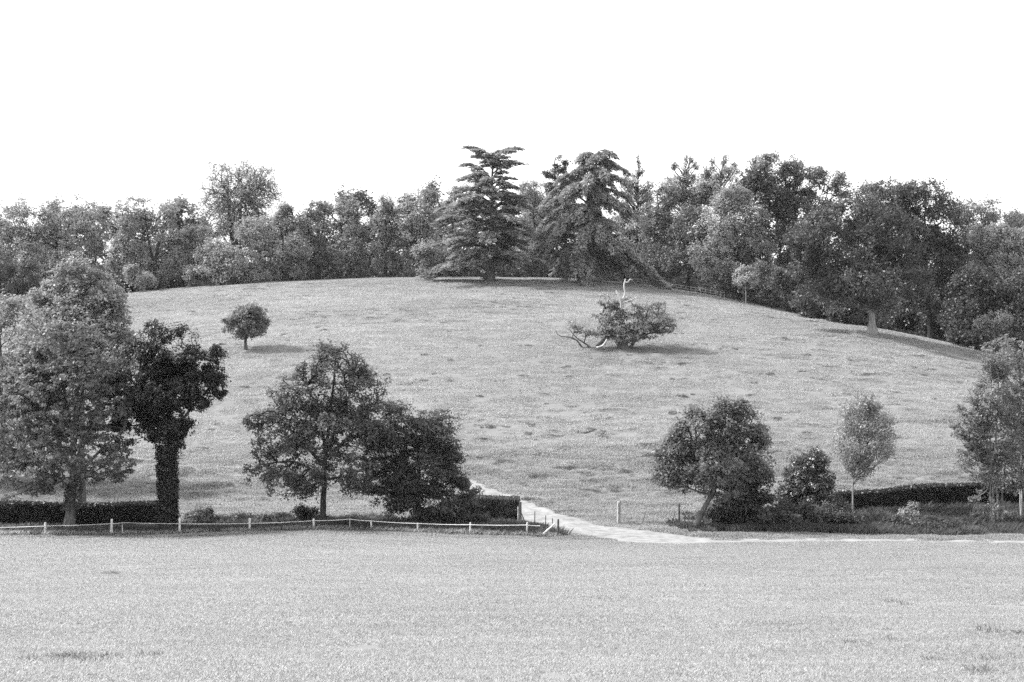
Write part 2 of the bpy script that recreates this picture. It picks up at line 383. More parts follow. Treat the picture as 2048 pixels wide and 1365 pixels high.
TREES = []
def tree(name, label, base, Y, blobs, leaf, bark='bark', n=500, per=40, size=.2, crad=.6, trunk=None, tw=12, ttop=None, cat='tree',
         group=None, seed=1, bf=.35, limbs=(), flat=1.0, upb=.8, twig=.016, per_bough=9, ivy=None, stems=1, extra=None, shell=.45,
         hang=0, bough_r=None, sides=4, flare=.7, asp=.55, sink=.25, gapm=1.4, dead=()):
    r = np.random.default_rng(seed * 131 + 5)
    bx, by, bz = on_ground(base, Y); org = np.array([bx, by, bz]); pxb, pyb = pix(org)
    root = empty(name, (bx, by, bz), label, cat, group)
    m_px = Y / 2844.4
    parts = []; seeds = []; spar = []; spl = []
    A = sample_blobs(blobs, Y, n, r, per_bough, shell, bough_r) - org
    if trunk is None:
        top = ttop if ttop is not None else min(b[1] for b in blobs) + 30
        cx = sum(b[0] * b[2] for b in blobs) / sum(b[2] for b in blobs)
        trunk = [(base, pyb), (base + (cx - base) * .1, pyb + (top - pyb) * .35), (base + (cx - base) * .4, pyb + (top - pyb) * .7), (base + (cx - base) * .6, top)]
    lines = []
    tr_ = [(trunk[0][0], pyb)] + list(trunk[1:])
    L3 = np.array([P(a[0], a[1], Y + (a[2] if len(a) > 2 else 0)) for a in tr_]) - org
    L3[0] = [L3[0][0], 0, -sink]
    lines.append((L3, tw * m_px / 2, max(.25 * tw * m_px / 2, .03), True))
    if stems > 1:
        for s in range(1, stems):
            off = np.array([(s - (stems - 1) / 2) * tw * m_px * gapm, r.normal() * tw * m_px, 0])
            Ls = L3 + off; Ls[1:, :2] += r.normal(size=(len(Ls) - 1, 2)) * np.linspace(.2, 1.2, len(Ls) - 1)[:, None] * tw * m_px * 2.2; lines.append((Ls, tw * m_px / 2 * .85, .03, True))
    for lb in limbs:
        L_ = np.array([P(a[0], a[1], Y + (a[2] if len(a) > 2 else 0)) for a in lb[0]]) - org
        lines.append((L_, lb[1] * m_px / 2, lb[2] * m_px / 2, False))
    for L_, r0, r1, fl in lines:
        ln = np.linalg.norm(np.diff(L_, axis=0), axis=1).sum(); m = int(max(6, min(26, ln / .5)))
        q = smooth_line(L_, m); wob = np.cumsum(r.normal(size=(m, 3)), 0) * r0 * .12; wob -= wob[0]; q = q + wob * np.array([1, 1, 0])
        rad = np.linspace(r0, r1, m) * (1 + .06 * r.normal(size=m))
        if fl: rad = rad * (1 + flare * np.exp(-np.maximum(q[:, 2], 0) / (r0 * 1.6 + .1)))
        parts.append(sweep(q, rad, 10 if r0 > .12 else 6))
        k0 = len(seeds); st = int(m * .3) if fl else 0; acc = 0
        for ii in range(m):
            if ii > 0: acc += np.linalg.norm(q[ii] - q[ii - 1])
            if ii >= st: seeds.append(q[ii]); spar.append(-1); spl.append(acc * .8 if fl else acc * .5 + 1)
    if len(A):
        seeds = np.array(seeds); nodes, par, cnt, n0 = grow(seeds, np.array(spar), np.array(spl), A, bf)
        g = np.arange(n0, len(nodes)); a, b = nodes[par[g]], nodes[g]
        rmax = tw * m_px / 2 * .55; tot = cnt[g].max()
        rr = twig + (rmax - twig) * (cnt[g] / max(tot, 1)) ** .75
        ln = np.linalg.norm(b - a, axis=1, keepdims=True)
        mid = (a + b) / 2 + r.normal(size=a.shape) * ln * .07 + np.array([0, 0, 1]) * ln * .05
        rp = np.where(par[g] >= n0, twig + (rmax - twig) * (cnt[par[g]] / max(tot, 1)) ** .75, rr * 1.25); rp = np.minimum(rp, rr * 1.5)
        rm = (rr + rp) / 2
        big = rr > np.median(rr) if sides == 3 else rr > 0
        parts.append(frusta(a[big], mid[big], rp[big], rm[big], sides)); parts.append(frusta(mid[big], b[big], rm[big], rr[big] * .8, sides))
        if (~big).any(): parts.append(frusta(a[~big], b[~big], rp[~big], rr[~big] * .8, 3))
    V, F = join(parts)
    link('trunk', mesh_np('trunk', V, F, M[bark], True), root)
    if len(A):
        rad = crad * (.6 + .7 * r.random(len(A)))
        V, F = leaves(A, size, rad, per, r, flat, upb, A.mean(0), asp, hang)
        link('crown', mesh_np('crown', V, F, M[leaf]), root)
    if ivy:                        # ivy: list of (px, py0, py1, radius_px, mat, n, size)
        vs_ = []
        for (ax, y0, bx2, y1, rp_, nn, sz) in ivy:
            t = r.random(nn); c = P(ax + (bx2 - ax) * t, y0 + (y1 - y0) * t, Y) - org
            ang = r.random(nn) * 2 * np.pi; q = rp_ * m_px * (.72 + .38 * vnoise(t * 14 + ang * .8, ang * 1.4)) * (.75 + .3 * r.random(nn))
            c = c + np.stack([np.cos(ang) * q, np.sin(ang) * q, 0 * q], -1)
            vs_.append(leaves(c, sz, .12, 1, r, 1, .1, None, .7, .6))
        V, F = join(vs_); link('ivy', mesh_np('ivy', V, F, M['leaf_black'] if leaf != 'leaf_mid' else M['leaf_dark']), root)
    if dead:
        for lb in dead:
            ps = []
            L_ = np.array([P(a[0], a[1], Y - 4 + (a[2] if len(a) > 2 else 0)) for a in lb[0]]) - org
            m = 12; q = smooth_line(L_, m); ps.append(sweep(q, np.linspace(lb[1], lb[2], m) * m_px / 2, 6))
            V, F = join(ps); link('dead_branch', mesh_np('dead_branch', V, F, M['deadwood'], True), root)
    if extra:                      # flowers or pale shoots scattered on the crown
        nm, mt, cnt_, sz, cr, ex = extra
        od = np.argsort(A[:, 1])[:int(len(A) * .5)]; sel = A[r.choice(od, min(cnt_, len(od)), replace=False)] + unit(A.mean(0) * 0 + np.array([0, -1., .25])) * crad * .9
        V, F = leaves(sel, sz, cr, ex, r, .8, .4); link(nm, mesh_np(nm, V, F, M[mt]), root)
    TREES.append((label[:40], round(pxb), round(pyb)))
    return root

# ---- near trees along the valley
tree('maple_tree', 'layered spreading maple with a pale trunk standing before the dark hedge', 138, 101,
     [(130,680,95,50),(55,760,72,72),(145,750,120,70),(130,810,140,88),(25,865,70,90),(150,905,128,78),(235,935,44,40,0,.6),(55,960,85,42,0,.8),(225,790,50,80)],
     'leaf_mid', 'bark', n=1650, per=36, size=.22, crad=.42, trunk=[(138,1064),(143,1015),(148,960),(152,890),(158,800),(160,720)], tw=20, seed=1, bf=.55, flat=.5,
     limbs=[([(148,960),(120,880),(80,790)],10,4),([(150,930),(190,830),(215,740)],10,4),([(152,900),(130,790),(125,710)],9,4),([(150,960),(200,900),(245,860)],7,3),([(146,985),(90,930),(30,900)],7,3)],
     ivy=[(143,1020,150,960,17,900,.16)])
tree('sycamore_tree', 'bright billowing crown rising behind the layered maple', 165, 113,
     [(150,532,28,30),(140,560,46,34),(192,562,34,24),(100,592,40,30),(120,600,60,46),(190,592,52,36),(236,602,26,22),(145,650,108,66),(215,630,46,44),(205,700,70,70),(110,700,80,60)],
     'leaf_light', 'bark', n=1300, per=34, size=.22, crad=.5, tw=16, seed=12, bf=.5, ttop=600, per_bough=5)
tree('birch_tree', 'soft pale tree half hidden behind the tall maple at the edge', 5, 128,
     [(20,680,105,90),(35,640,60,52),(-70,760,90,110),(60,800,85,90),(-30,880,90,80)], 'leaf_light', 'bark', n=950, per=36, size=.24, crad=.75, tw=14, seed=2, flat=.7)
tree('ivy_clad_tree', 'very dark tree with an ivy wrapped trunk and one lump of crown held out', 337, 102,
     [(335,690,74,54),(298,740,66,58),(250,790,36,52),(252,850,38,44),(330,785,85,60),(375,770,50,50),(388,728,28,40),(402,765,36,32),(436,728,23,44),(424,778,32,26),(335,870,40,42),(330,848,55,48),(335,885,28,30)],
     'leaf_black', 'bark_dark', n=1150, per=58, size=.175, crad=.46, trunk=[(337,1048),(337,980),(335,905),(338,830),(345,740)], tw=16, seed=3, bf=.5, flat=.8, per_bough=12,
     limbs=[([(336,890),(380,820),(425,765),(437,730)],7,3),([(336,880),(290,800),(262,760)],8,3)], ivy=[(337,1050,334,895,21,13000,.125)])
tree('oak_tree', 'round open crowned oak with its forked limbs showing against the pasture', 645, 103,
     [(670,735,66,52),(612,790,72,54),(722,790,62,54),(562,868,74,58),(660,860,90,62),(738,860,48,50),(552,945,60,50,0,.75),(622,960,58,42,0,.8),(700,945,66,48,0,.7)],
     'leaf_oak', 'bark_dark', n=1150, per=36, size=.2, crad=.45, trunk=[(645,1040),(647,980),(650,925),(655,870),(665,790),(672,720)], tw=12.5, seed=4, bf=.5,
     limbs=[([(649,955),(590,925),(520,930)],6,2),([(650,935),(600,880),(555,830)],7,2.5),([(652,920),(640,840),(615,770)],7,2.5),([(653,915),(700,870),(745,810)],7,2),([(655,900),(690,820),(710,750)],6,2),([(648,960),(700,955),(740,975)],5,2)])
tree('yew_tree', 'dense black bushy evergreen leaning against the round oak', 835, 104.5,
     [(810,850,70,52),(862,872,55,58),(770,910,58,68),(850,940,76,64),(782,990,66,48),(872,1012,74,36),(905,925,28,45),(922,985,42,32)],
     'leaf_dark', 'bark_dark', n=1100, per=48, size=.24, crad=.6, tw=14, seed=5, flat=.45, upb=.9, shell=.35, asp=.35)
tree('field_maple', 'leafy tree with a leaning trunk at the foot of the gatepost line', 1388, 104,
     [(1458,845,56,46),(1385,858,48,46),(1400,925,72,50),(1338,935,40,52),(1500,878,46,52),(1440,930,78,58),(1520,925,30,38),(1345,895,34,34),(1470,815,30,20),(1445,972,52,28),(1375,962,42,26,0,.7)],
     'leaf_mid', 'bark', n=1000, per=44, size=.22, crad=.5, trunk=[(1386,1052),(1404,1022),(1424,985),(1434,930),(1440,860)], tw=12.5, seed=6, bf=.5, per_bough=12,
     limbs=[([(1424,985),(1442,950),(1455,900)],8,3),([(1430,950),(1390,900),(1380,860)],7,3),([(1420,990),(1385,980),(1350,960)],5,2),([(1434,930),(1480,890),(1500,860)],7,3)])
tree('thicket', 'black sprawling thicket behind the leaning trunk', 1500, 106, cat='bush', blobs=[(1488,975,56,58),(1520,1022,78,36),(1590,1036,58,26),(1465,1025,40,30)],
     leaf='leaf_dark', bark='bark_dark', n=560, per=46, size=.22, crad=.6, tw=8, seed=7, stems=3, flat=.6, ttop=960)
tree('flowering_bush', 'rounded bush sprinkled with white blossom clusters beside the thicket', 1612, 108, cat='bush', blobs=[(1612,945,46,46),(1605,985,52,44),(1650,975,24,30)],
     leaf='leaf_dark', bark='bark_dark', n=480, per=42, size=.19, crad=.5, tw=7, seed=8, stems=3, ttop=930, extra=('blossom', 'flower', 60, .13, .24, 9))
tree('young_ash_tree', 'slender pale young tree on twin bare stems by the trimmed hedge', 1708, 111,
     [(1730,838,58,54),(1727,886,70,46),(1732,808,40,30,0,.6),(1722,930,38,28)], 'leaf_light', 'bark_pale', n=760, per=24, size=.16, crad=.34,
     trunk=[(1706,1012),(1707,960),(1715,910),(1722,850)], tw=3.6, seed=9, stems=2, bf=.9, flat=1.7, twig=.01, flare=.3)
tree('alder_tree', 'multi stemmed tree leaning out over the rough bank at the edge', 1990, 106,
     [(1998,718,40,48),(1992,790,58,60),(1942,850,50,42),(2000,880,70,58),(1955,925,44,40),(2015,960,60,34),(1975,1000,40,24,0,.5)], 'leaf_mid', 'bark_pale', n=1200, per=22, size=.18, crad=.38,
     trunk=[(1990,1032),(1987,990),(1990,930),(1995,830),(1998,740)], tw=4.6, seed=10, stems=4, gapm=2.6, bf=.7, flat=.6, flare=.3)
tree('alder_tree', 'taller twin stemmed tree crowding the picture edge beside the leaning one', 2042, 108,
     [(2050,720,45,40),(2065,800,70,90),(2060,900,60,70),(2075,980,50,40)], 'leaf_mid', 'bark_pale', n=850, per=28, size=.19, crad=.42, tw=6, seed=11, stems=3, gapm=3, bf=.7, flat=.6, flare=.3)

# ---- brambles and scrub of the valley bottom
SCR = [('bramble_bush','low bramble patch beside the ivy wrapped trunk',392,104,[(392,1040,28,16),(400,1026,12,14)],'leaf_mid',150),
 ('bramble_bush','straggling bramble with one upright shoot near the ivy wrapped tree',425,104.5,[(425,1045,30,12),(418,1030,10,12)],'leaf_dark',150),
 ('bramble_bush','dark bramble mat behind the second pair of fence posts',480,105,[(480,1042,36,13)],'leaf_dark',170),
 ('bramble_bush','broken scrub in the ditch left of the round oak',545,105,[(545,1040,34,14),(575,1045,20,12)],'leaf_dark',170),
 ('elder_bush','dark rounded bush at the foot of the round oak',615,104,[(612,1033,30,20),(640,1045,35,14)],'leaf_black',260),
 ('bramble_bush','low scrub between the oak trunk and the black evergreen',715,105,[(705,1045,42,12),(745,1048,25,10)],'leaf_dark',190),
 ('bramble_bush','leafy tangle spreading under the black evergreen',905,104.5,[(905,1035,48,20),(960,1042,30,14)],'leaf_dark',260),
 ('bramble_bush','pale topped bramble mound on the rough bank',1825,107,[(1820,1030,26,15),(1825,1014,9,8)],'leaf_light',150),
 ('bramble_bush','dark bramble heap lying along the foot of the bank',1850,105,[(1850,1046,70,14),(1790,1042,30,12)],'leaf_dark',260),
 ('bramble_bush','dark low bramble clump nearer the slender tree',1715,105,[(1712,1040,28,12),(1680,1035,25,12)],'leaf_dark',150),
 ('bramble_bush','leafy scrub filling the hollow under the blossom bush',1640,106,[(1640,1022,45,22),(1675,1012,28,22)],'leaf_dark',260),
 ('bramble_bush','small light shrub under the leaning trunk',1425,105.5,[(1425,1022,18,16)],'leaf_mid',90),
 ('nettle_bush','loose nettles beneath the multi stemmed tree',1985,108,[(1985,1030,50,10)],'leaf_mid',130)]
for i_, (nm, lb, b_, Y_, bl, lf, n_) in enumerate(SCR):
    tree(nm, lb, b_, Y_, bl, lf, 'bark_dark', n=n_, per=34, size=.15, crad=.32, tw=2, seed=40 + i_, cat='bush', stems=3, ttop=bl[0][1] - 2, shell=.2, flare=.1)

def hedge(name, label, pts, h, dep, leaf, nleaf, size=.14, seed=1):
    r = np.random.default_rng(seed); W = np.array([on_ground(px, Y) for px, Y in pts]); org = W[len(W) // 2]
    root = empty(name, tuple(org), label, 'hedge'); seg = np.linalg.norm(np.diff(W[:, :2], axis=0), axis=1); cs = np.concatenate([[0], np.cumsum(seg)])
    t = r.random(nleaf) * cs[-1]; X = np.interp(t, cs, W[:, 0]); Y = np.interp(t, cs, W[:, 1])
    hh = h * (.94 + .09 * vnoise(t * .31, t * 0 + seed)); a = r.random(nleaf)
    side = r.random(nleaf); face = side < .62
    zz = np.where(face, r.random(nleaf) ** .9 * hh, hh * (1 - .06 * r.random(nleaf)))
    yy = np.where(face, np.where(side < .45, -1, 1) * dep / 2 * (.8 + .3 * vnoise(t * 1.6, zz * 2 + 9)), (r.random(nleaf) - .5) * dep)
    yy *= 1 - .25 * (zz / hh) ** 4; zz = np.where(face, zz, zz - .5 * (np.abs(yy) / dep) ** 2 + .12 * (r.random(nleaf) - .6))
    C = np.stack([X, Y + yy, ground(X, Y) + zz], -1) - org
    V, F = leaves(C, size, .09, 1, r, 1, .3, None, .6); link('foliage', mesh_np('foliage', V, F, M[leaf]), root)
    ns = int(cs[-1] / .35); t = np.linspace(.1, cs[-1] - .1, ns); X = np.interp(t, cs, W[:, 0]); Y = np.interp(t, cs, W[:, 1]) + r.normal(size=ns) * .12; g_ = ground(X, Y)
    A = np.stack([X, Y, g_ - .1], -1) - org; ps = []
    for _ in range(4):
        B = A + np.stack([r.normal(size=ns) * .3, r.normal(size=ns) * dep * .3, h * (.6 + .3 * r.random(ns))], -1); ps.append(frusta(A, B, np.full(ns, .035), np.full(ns, .012), 4))
    V, F = join(ps); link('stem', mesh_np('stem', V, F, M['bark_dark']), root)
    # the clipped mass inside, a dense knot of twigs and shade leaves
    nl = nleaf // 3; t = r.random(nl) * cs[-1]; X = np.interp(t, cs, W[:, 0]); Y = np.interp(t, cs, W[:, 1]); C = np.stack([X, Y + (r.random(nl) - .5) * dep * .6, ground(X, Y) + r.random(nl) * h * .85], -1) - org
    V, F = leaves(C, size * 2.2, .1, 1, r, 1, 0, None, .8); link('foliage', mesh_np('inner_foliage', V, F, M[leaf]), root)
    return root
hedge('hedge', 'long black clipped hedge running behind the pale trunk of the maple', [(-330,103.5),(-100,104),(100,104.2),(200,104.4),(318,104.8)], 2.0, 1.6, 'leaf_black', 42000, .15, 3)
hedge('hedge', 'short square cut hedge ending at the gatepost by the track', [(925,109.5),(985,109.0),(1038,108.5)], 2.1, 1.8, 'leaf_dark', 14000, .14, 5)
hedge('hedge', 'dark trimmed hedge along the top of the rough bank', [(1668,112.5),(1740,113),(1850,113.5),(1955,114),(2100,114.5)], 1.75, 1.6, 'leaf_black', 30000, .15, 7)

# ---- two trees alone on the hill
tree('lone_tree', 'small neat dome shaped tree standing alone on the hillside', 492, 188,
     [(494,640,44,33),(494,656,46,18)], 'leaf_mid', 'bark', n=420, per=46, size=.28, crad=.55, trunk=[(492,690),(491,680),(493,662),(495,640)], tw=7, seed=20, bf=.9, shell=.35, hang=.5,
     limbs=[([(492,676),(475,664),(462,652)],3,1.5),([(492,676),(510,664),(525,652)],3,1.5)])
tree('fallen_oak_tree', 'sprawling half fallen old oak with bare white antler branches', 1245, 186,
     [(1245,618,46,26),(1275,640,66,28),(1322,642,32,20),(1238,656,44,24),(1200,640,26,18,0,.6),(1162,662,38,13,0,.6),(1148,652,30,9,0,.5),(1332,658,28,11),(1215,602,26,14),(1300,616,34,16,0,.8),(1290,664,48,15),(1205,668,36,14,0,.6),(1245,674,40,14)],
     'leaf_soft', 'bark', n=1050, per=22, size=.25, crad=.6, trunk=[(1248,697),(1246,682),(1242,664),(1243,635)], tw=15, seed=21, bf=.4, flat=.45, flare=.5,
     limbs=[([(1240,692),(1228,676),(1213,677),(1188,692)],14,5),([(1192,697),(1205,692),(1213,681),(1210,670),(1198,652)],6,2),([(1181,693),(1167,697),(1155,682),(1144,676),(1117,670),(1111,662)],5,1),
            ([(1177,692),(1150,673),(1138,658)],4,1),([(1260,697),(1267,687),(1273,677),(1290,670),(1320,664)],7,2),([(1228,676),(1205,650),(1195,632)],6,1.5),([(1144,676),(1148,664),(1156,652)],2,.8)],
     dead=[([(1243,616),(1242,603),(1237,593),(1232,581)],5.5,2.5),([(1243,604),(1250,588),(1248,570),(1251,558)],4.2,2.2),([(1249,564),(1255,565),(1261,559),(1265,561)],3,1.6),([(1246,606),(1262,600),(1275,594)],2.5,1),([(1193,696),(1206,691),(1214,679)],3.5,3)])

# ---- the cedars
def cedar(name, label, base, Y, trunk, env, nb, seed, droop, tw=16, leaf='needle', low=0, gap=None, pl=.4):
    r = np.random.default_rng(seed); bx, by, bz = on_ground(base, Y); org = np.array([bx, by, bz]); pyb = pix(org)[1]; m_px = Y / 2844.4
    root = empty(name, (bx, by, bz), label, 'tree'); env = np.array(env, float)
    tl = [(trunk[0][0], pyb)] + list(trunk[1:]); q = smooth_line(np.array([P(a[0], a[1], Y) for a in tl]) - org, 26); q[0, 2] -= .3
    rad = np.linspace(tw * m_px / 2, .08, 26) * (1 + .6 * np.exp(-np.maximum(q[:, 2], 0) / 1.2)); parts = [sweep(q, rad, 12)]
    ty = np.array([a[1] for a in tl]); tx = np.array([a[0] for a in tl]); pts = []; dirs = []
    up_ = np.array([0, 0, 1.])
    for b_ in range(nb):
        f = (b_ + r.random()) / nb; f = f ** 1.12; py = env[0, 0] + (env[-1, 0] - env[0, 0]) * f; az = b_ * 2.399 + r.normal() * .5
        if b_ < 6: az = (0.2, 3.0, 1.2, 5.9, 3.6, 4.6)[b_]
        if low and f > .9 and (math.sin(az) < .25 or r.random() < .3) and math.cos(az) > -.6: continue
        if gap and gap[0] < py < gap[1] and r.random() < .75: continue
        ex = np.interp(py, env[:, 0], env[:, 1]); ex2 = np.interp(py, env[:, 0], env[:, 2]); cx = np.interp(-py, -ty, tx)
        ca = abs(math.cos(az)) ** 1.2; wr = (ex2 - cx) if math.cos(az) > 0 else (cx - ex); avg = (ex2 - ex) / 2
        Rr = (ca * wr + (1 - ca) * avg * .9) * m_px * (r.uniform(.92, 1.12) if (b_ < 6 or r.random() < pl) else r.uniform(.35, .82))
        h = P(cx, py, Y)[2] - org[2]; tilt = (.22 - .34 * f) * (1 - droop) + r.normal() * .10
        i_ = np.argmin(np.abs(q[:, 2] - (h - max(tilt, 0) * Rr * .6 - .1 * Rr))); s_ = q[i_]; d = np.array([math.cos(az), math.sin(az), 0]); lat = np.array([-d[1], d[0], 0]); n_ = 10; t = np.linspace(0, 1, n_)
        rise = (h - s_[2]) * np.sin(t * 1.57) + tilt * Rr * t + .12 * Rr * np.sin(t * np.pi) - droop * Rr * t ** 2.2
        sw = r.normal() * .16 * Rr; L_ = s_ + d[None] * (t * Rr)[:, None] + up_[None] * rise[:, None] + lat[None] * (sw * t ** 2)[:, None]
        parts.append(sweep(L_, np.linspace(.07 + .014 * Rr, .025, n_), 5))
        ns = int(4 + Rr * 2.0)                                   # second order boughs, each with its own flat spray
        for k2 in range(ns):
            tt_ = .3 + .72 * (k2 + r.random()) / ns; tt_ = min(tt_, 1.0); b0 = np.array([np.interp(tt_, t, L_[:, k_]) for k_ in range(3)])
            sg = 1 if k2 % 2 else -1; a2 = sg * r.uniform(.35, 1.1) * (1.15 - tt_ * .7); dd = d * math.cos(a2) + lat * math.sin(a2)
            l2 = Rr * r.uniform(.14, .30) * (1.2 - .5 * tt_) + .35; m = int(3 + l2 * 3.2); u = np.linspace(.15, 1, m)
            ar = .10 * l2 * np.sin(u * np.pi) - (droop * 1.1 + .08) * l2 * u ** 1.7 + r.normal() * .06 * l2
            e = b0 + dd[None] * (u * l2)[:, None] + up_[None] * ar[:, None]
            parts.append(frusta(b0[None], e[-1:], np.array([.035]), np.array([.01]), 3))
            slope = dd[None] + up_[None] * (-(droop * 1.7 + .1) * u ** .7)[:, None]
            pts.append(e); dirs.append(unit(slope))
    V, F = join(parts); link('trunk', mesh_np('trunk', V, F, M['bark'], True), root)
    C = np.concatenate(pts); D = np.concatenate(dirs); per = 6; n = len(C) * per
    c = np.repeat(C, per, 0); d0 = np.repeat(D, per, 0); d = unit(d0 + r.normal(size=(n, 3)) * np.array([.5, .5, .16])); sp = r.normal(size=(n, 3)) * np.array([.26, .26, .09])
    sp[:, 2] -= np.abs(r.normal(size=n)) * droop * .45
    p = c + sp + d * (r.random((n, 1)) - .3) * .5; b = unit(np.cross(d, np.array([0, 0, 1.]) + r.normal(size=(n, 3)) * .5)); ln = .42 + .5 * r.random((n, 1)); wv = .08 + .06 * r.random((n, 1))
    V = np.stack([p - d * ln / 2, p + b * wv, p + d * ln / 2, p - b * wv], 1).reshape(-1, 3)
    link('crown', mesh_np('crown', V, np.arange(n * 4).reshape(-1, 4), M[leaf]), root); return root
cedar('cedar_tree', 'great tiered cedar with a flat top and flared trunk on the crest', 980, 252, [(980,562),(982,500),(984,400),(985,330),(986,308)],
      [(306,942,1038),(318,950,1006),(335,932,1036),(352,930,1014),(375,908,1030),(398,892,1048),(430,884,1060),(470,880,1078),(505,888,1092),(528,870,1066),(545,846,1060),(550,862,1040)], 125, 5, .06, 17, gap=(338,356), low=1)
cedar('cedar_tree', 'second cedar with drooping boughs sweeping down to one side', 1160, 258, [(1162,558),(1166,500),(1172,420),(1185,360),(1196,304)],
      [(302,1166,1224),(318,1150,1240),(340,1138,1250),(365,1112,1262),(400,1100,1258),(435,1090,1268),(465,1078,1290),(495,1084,1300),(520,1098,1296),(535,1112,1250)], 105, 8, .40, 15, pl=.5)

# ---- the wood along the crest (front row)
G = 'trees of the wood along the crest'
def bgt(name, label, base, Y, blobs, leaf, n=300, per=34, size=.42, crad=.95, **kw):
    n = int(n * 1.35); size *= .86
    kw.setdefault('group', G); kw.setdefault('bark', 'bark_dark'); kw.setdefault('twig', .035); kw.setdefault('sides', 3); kw.setdefault('tw', 9)
    return tree(name, label, base, Y, blobs, leaf, n=n, per=per, size=size, crad=crad, **kw)
bgt('broad_tree', 'broad heavy tree rising behind the bright top of the maple', 105, 276, [(55,450,72,58),(130,440,72,52),(188,475,34,50),(15,485,50,70),(100,520,98,55),(165,545,58,40)], 'leaf_soft', n=820, seed=101, shell=.3, tw=14)
bgt('ivy_tree', 'dark ivied tree low at the edge of the wood, left of the maple top', 25, 262, [(15,565,42,50),(62,562,28,38),(-40,560,40,60)], 'leaf_dark', n=260, seed=102)
bgt('forked_tree', 'thin crowned tree with a clear V shaped fork and bright gaps', 311, 272, [(290,418,66,26,0,.7),(252,440,30,30,0,.7),(335,470,30,46),(285,520,50,34),(345,415,24,22,0,.6)], 'leaf_soft', n=300, per=26, seed=103, tw=9,
    trunk=[(311,578),(312,535),(318,500),(326,470),(334,430)], limbs=[([(312,535),(298,490),(290,440)],6,2)])
bgt('tall_scrub_tree', 'leafy tree filling the wood edge beside the forked one', 255, 270, [(250,490,38,58),(235,550,40,34),(270,560,40,22)], 'leaf_soft', n=280, seed=104)
bgt('plane_tree', 'tallest pale tree whose airy round top stands high above the wood', 470, 284, [(480,366,80,52,0,2.0),(478,425,80,40,0,1.2),(432,400,38,42,0,1.5),(532,388,36,46,0,1.5),(470,450,85,50,0,.7),(520,470,60,50,0,.7)], 'leaf_light', shell=.15, per_bough=5, n=1050, per=28, size=.32, crad=1.25, seed=105, tw=12,
    trunk=[(468,565),(462,500),(456,430),(453,390),(440,372)], limbs=[([(466,520),(480,450),(485,400),(497,362)],9,3),([(485,402),(505,385),(520,372)],5,2),([(453,392),(470,378),(478,365)],4,2)], twig=.04)
bgt('sycamore_tree', 'round pale bushy tree at the pasture edge below the tallest one', 445, 268, [(445,518,56,40),(402,548,34,20),(488,548,32,22),(440,545,60,24)], 'leaf_pale', n=440, seed=106, tw=8)
bgt('sycamore_tree', 'leafy tree reaching low over the grass right of the pale bushy one', 560, 270, [(552,510,58,48),(598,500,22,36),(515,470,44,44),(590,545,34,18)], 'leaf_light', n=480, seed=107, tw=9)
bgt('sycamore_tree', 'soft tree between the forked tree and the pale bushy one', 365, 273, [(368,500,40,50),(350,545,36,26),(395,470,26,30)], 'leaf_light', n=320, seed=108)
bgt('hazel_bush', 'small bright sprawling shrub under the forked tree', 275, 262, [(282,562,26,14),(262,548,14,16)], 'leaf_light', n=110, seed=109, cat='bush', tw=2)
bgt('holly_bush', 'black bush under the forked tree at the shaded pasture edge', 320, 266, [(322,568,34,14),(245,574,34,12)], 'leaf_black', n=150, seed=110, cat='bush', tw=2)
LM = [(573,543,602,400,'slim lime tree squeezed beside the tallest pale tree','leaf_soft'),
      (636,594,668,398,'first round headed lime with its dark forked trunk left of the row','leaf_soft'),
      (698,660,736,397,'second lime of the row, flat domed','leaf_soft'),
      (770,734,806,386,'third lime of the row with a narrow raised top','leaf_soft'),
      (838,792,884,372,'tallest lime of the row next to the great cedar','leaf_soft')]
for i_, (cx, x0, x1, tp, lb, lf) in enumerate(LM):
    wd = (x1 - x0) / 2; c = (x0 + x1) / 2
    bgt('lime_tree', lb, cx, 274 + 3 * (i_ % 2), [(c, tp + 24, wd * .72, 25), (c, tp + 62, wd * 1.05, 38), (c, tp + 105, wd * 1.05, 36), (c, 520, wd * .8, 24, 0, .8)], lf, n=330, per=30, seed=120 + i_, tw=8, bf=.7,
        trunk=[(cx, 560), (cx, 510), (c, 470), (c, tp + 40)], limbs=[([(cx, 505), (c - wd * .35, 465), (c - wd * .5, 430)], 4, 2), ([(cx, 505), (c + wd * .35, 465), (c + wd * .5, 430)], 4, 2)])
bgt('larch_tree', 'light feathery small tree under the tallest lime', 862, 268, [(862,505,34,36),(870,540,30,18)], 'leaf_light', n=180, seed=130, tw=5)
bgt('beech_tree', 'lime-like tree showing through between the tallest lime and the cedar', 905, 280, [(915,400,30,34,0,.7),(905,450,36,50),(900,510,34,40)], 'leaf_light', n=260, seed=131)
bgt('spruce_tree', 'dark pointed conifer top between the two cedars', 1113, 288, [(1121,325,13,16),(1118,350,22,18),(1098,348,14,12),(1115,378,28,24),(1113,430,30,50)], 'leaf_dark', n=300, seed=132, flat=.5, upb=.9, ttop=316)
bgt('beech_tree', 'rounded tree crown in the gap left of the conifer top', 1068, 284, [(1062,392,30,34),(1075,445,40,55),(1065,510,42,40)], 'leaf_light', n=360, seed=133)
bgt('poplar_tree', 'wispy pale poplar top just right of the second cedar', 1275, 292, [(1277,328,8,15,0,.9),(1279,345,15,22,0,.7),(1266,365,24,26,0,.7),(1256,392,28,34),(1290,400,30,44,0,.8),(1270,470,48,55)], 'leaf_pale', n=460, per=24, seed=134, bf=.9, shell=.1, crad=.75)
bgt('oak_wood_tree', 'dark leafed tree under the wispy poplar top', 1310, 272, [(1315,450,42,55),(1310,520,48,40),(1335,400,24,26)], 'leaf_mid', n=380, seed=135)
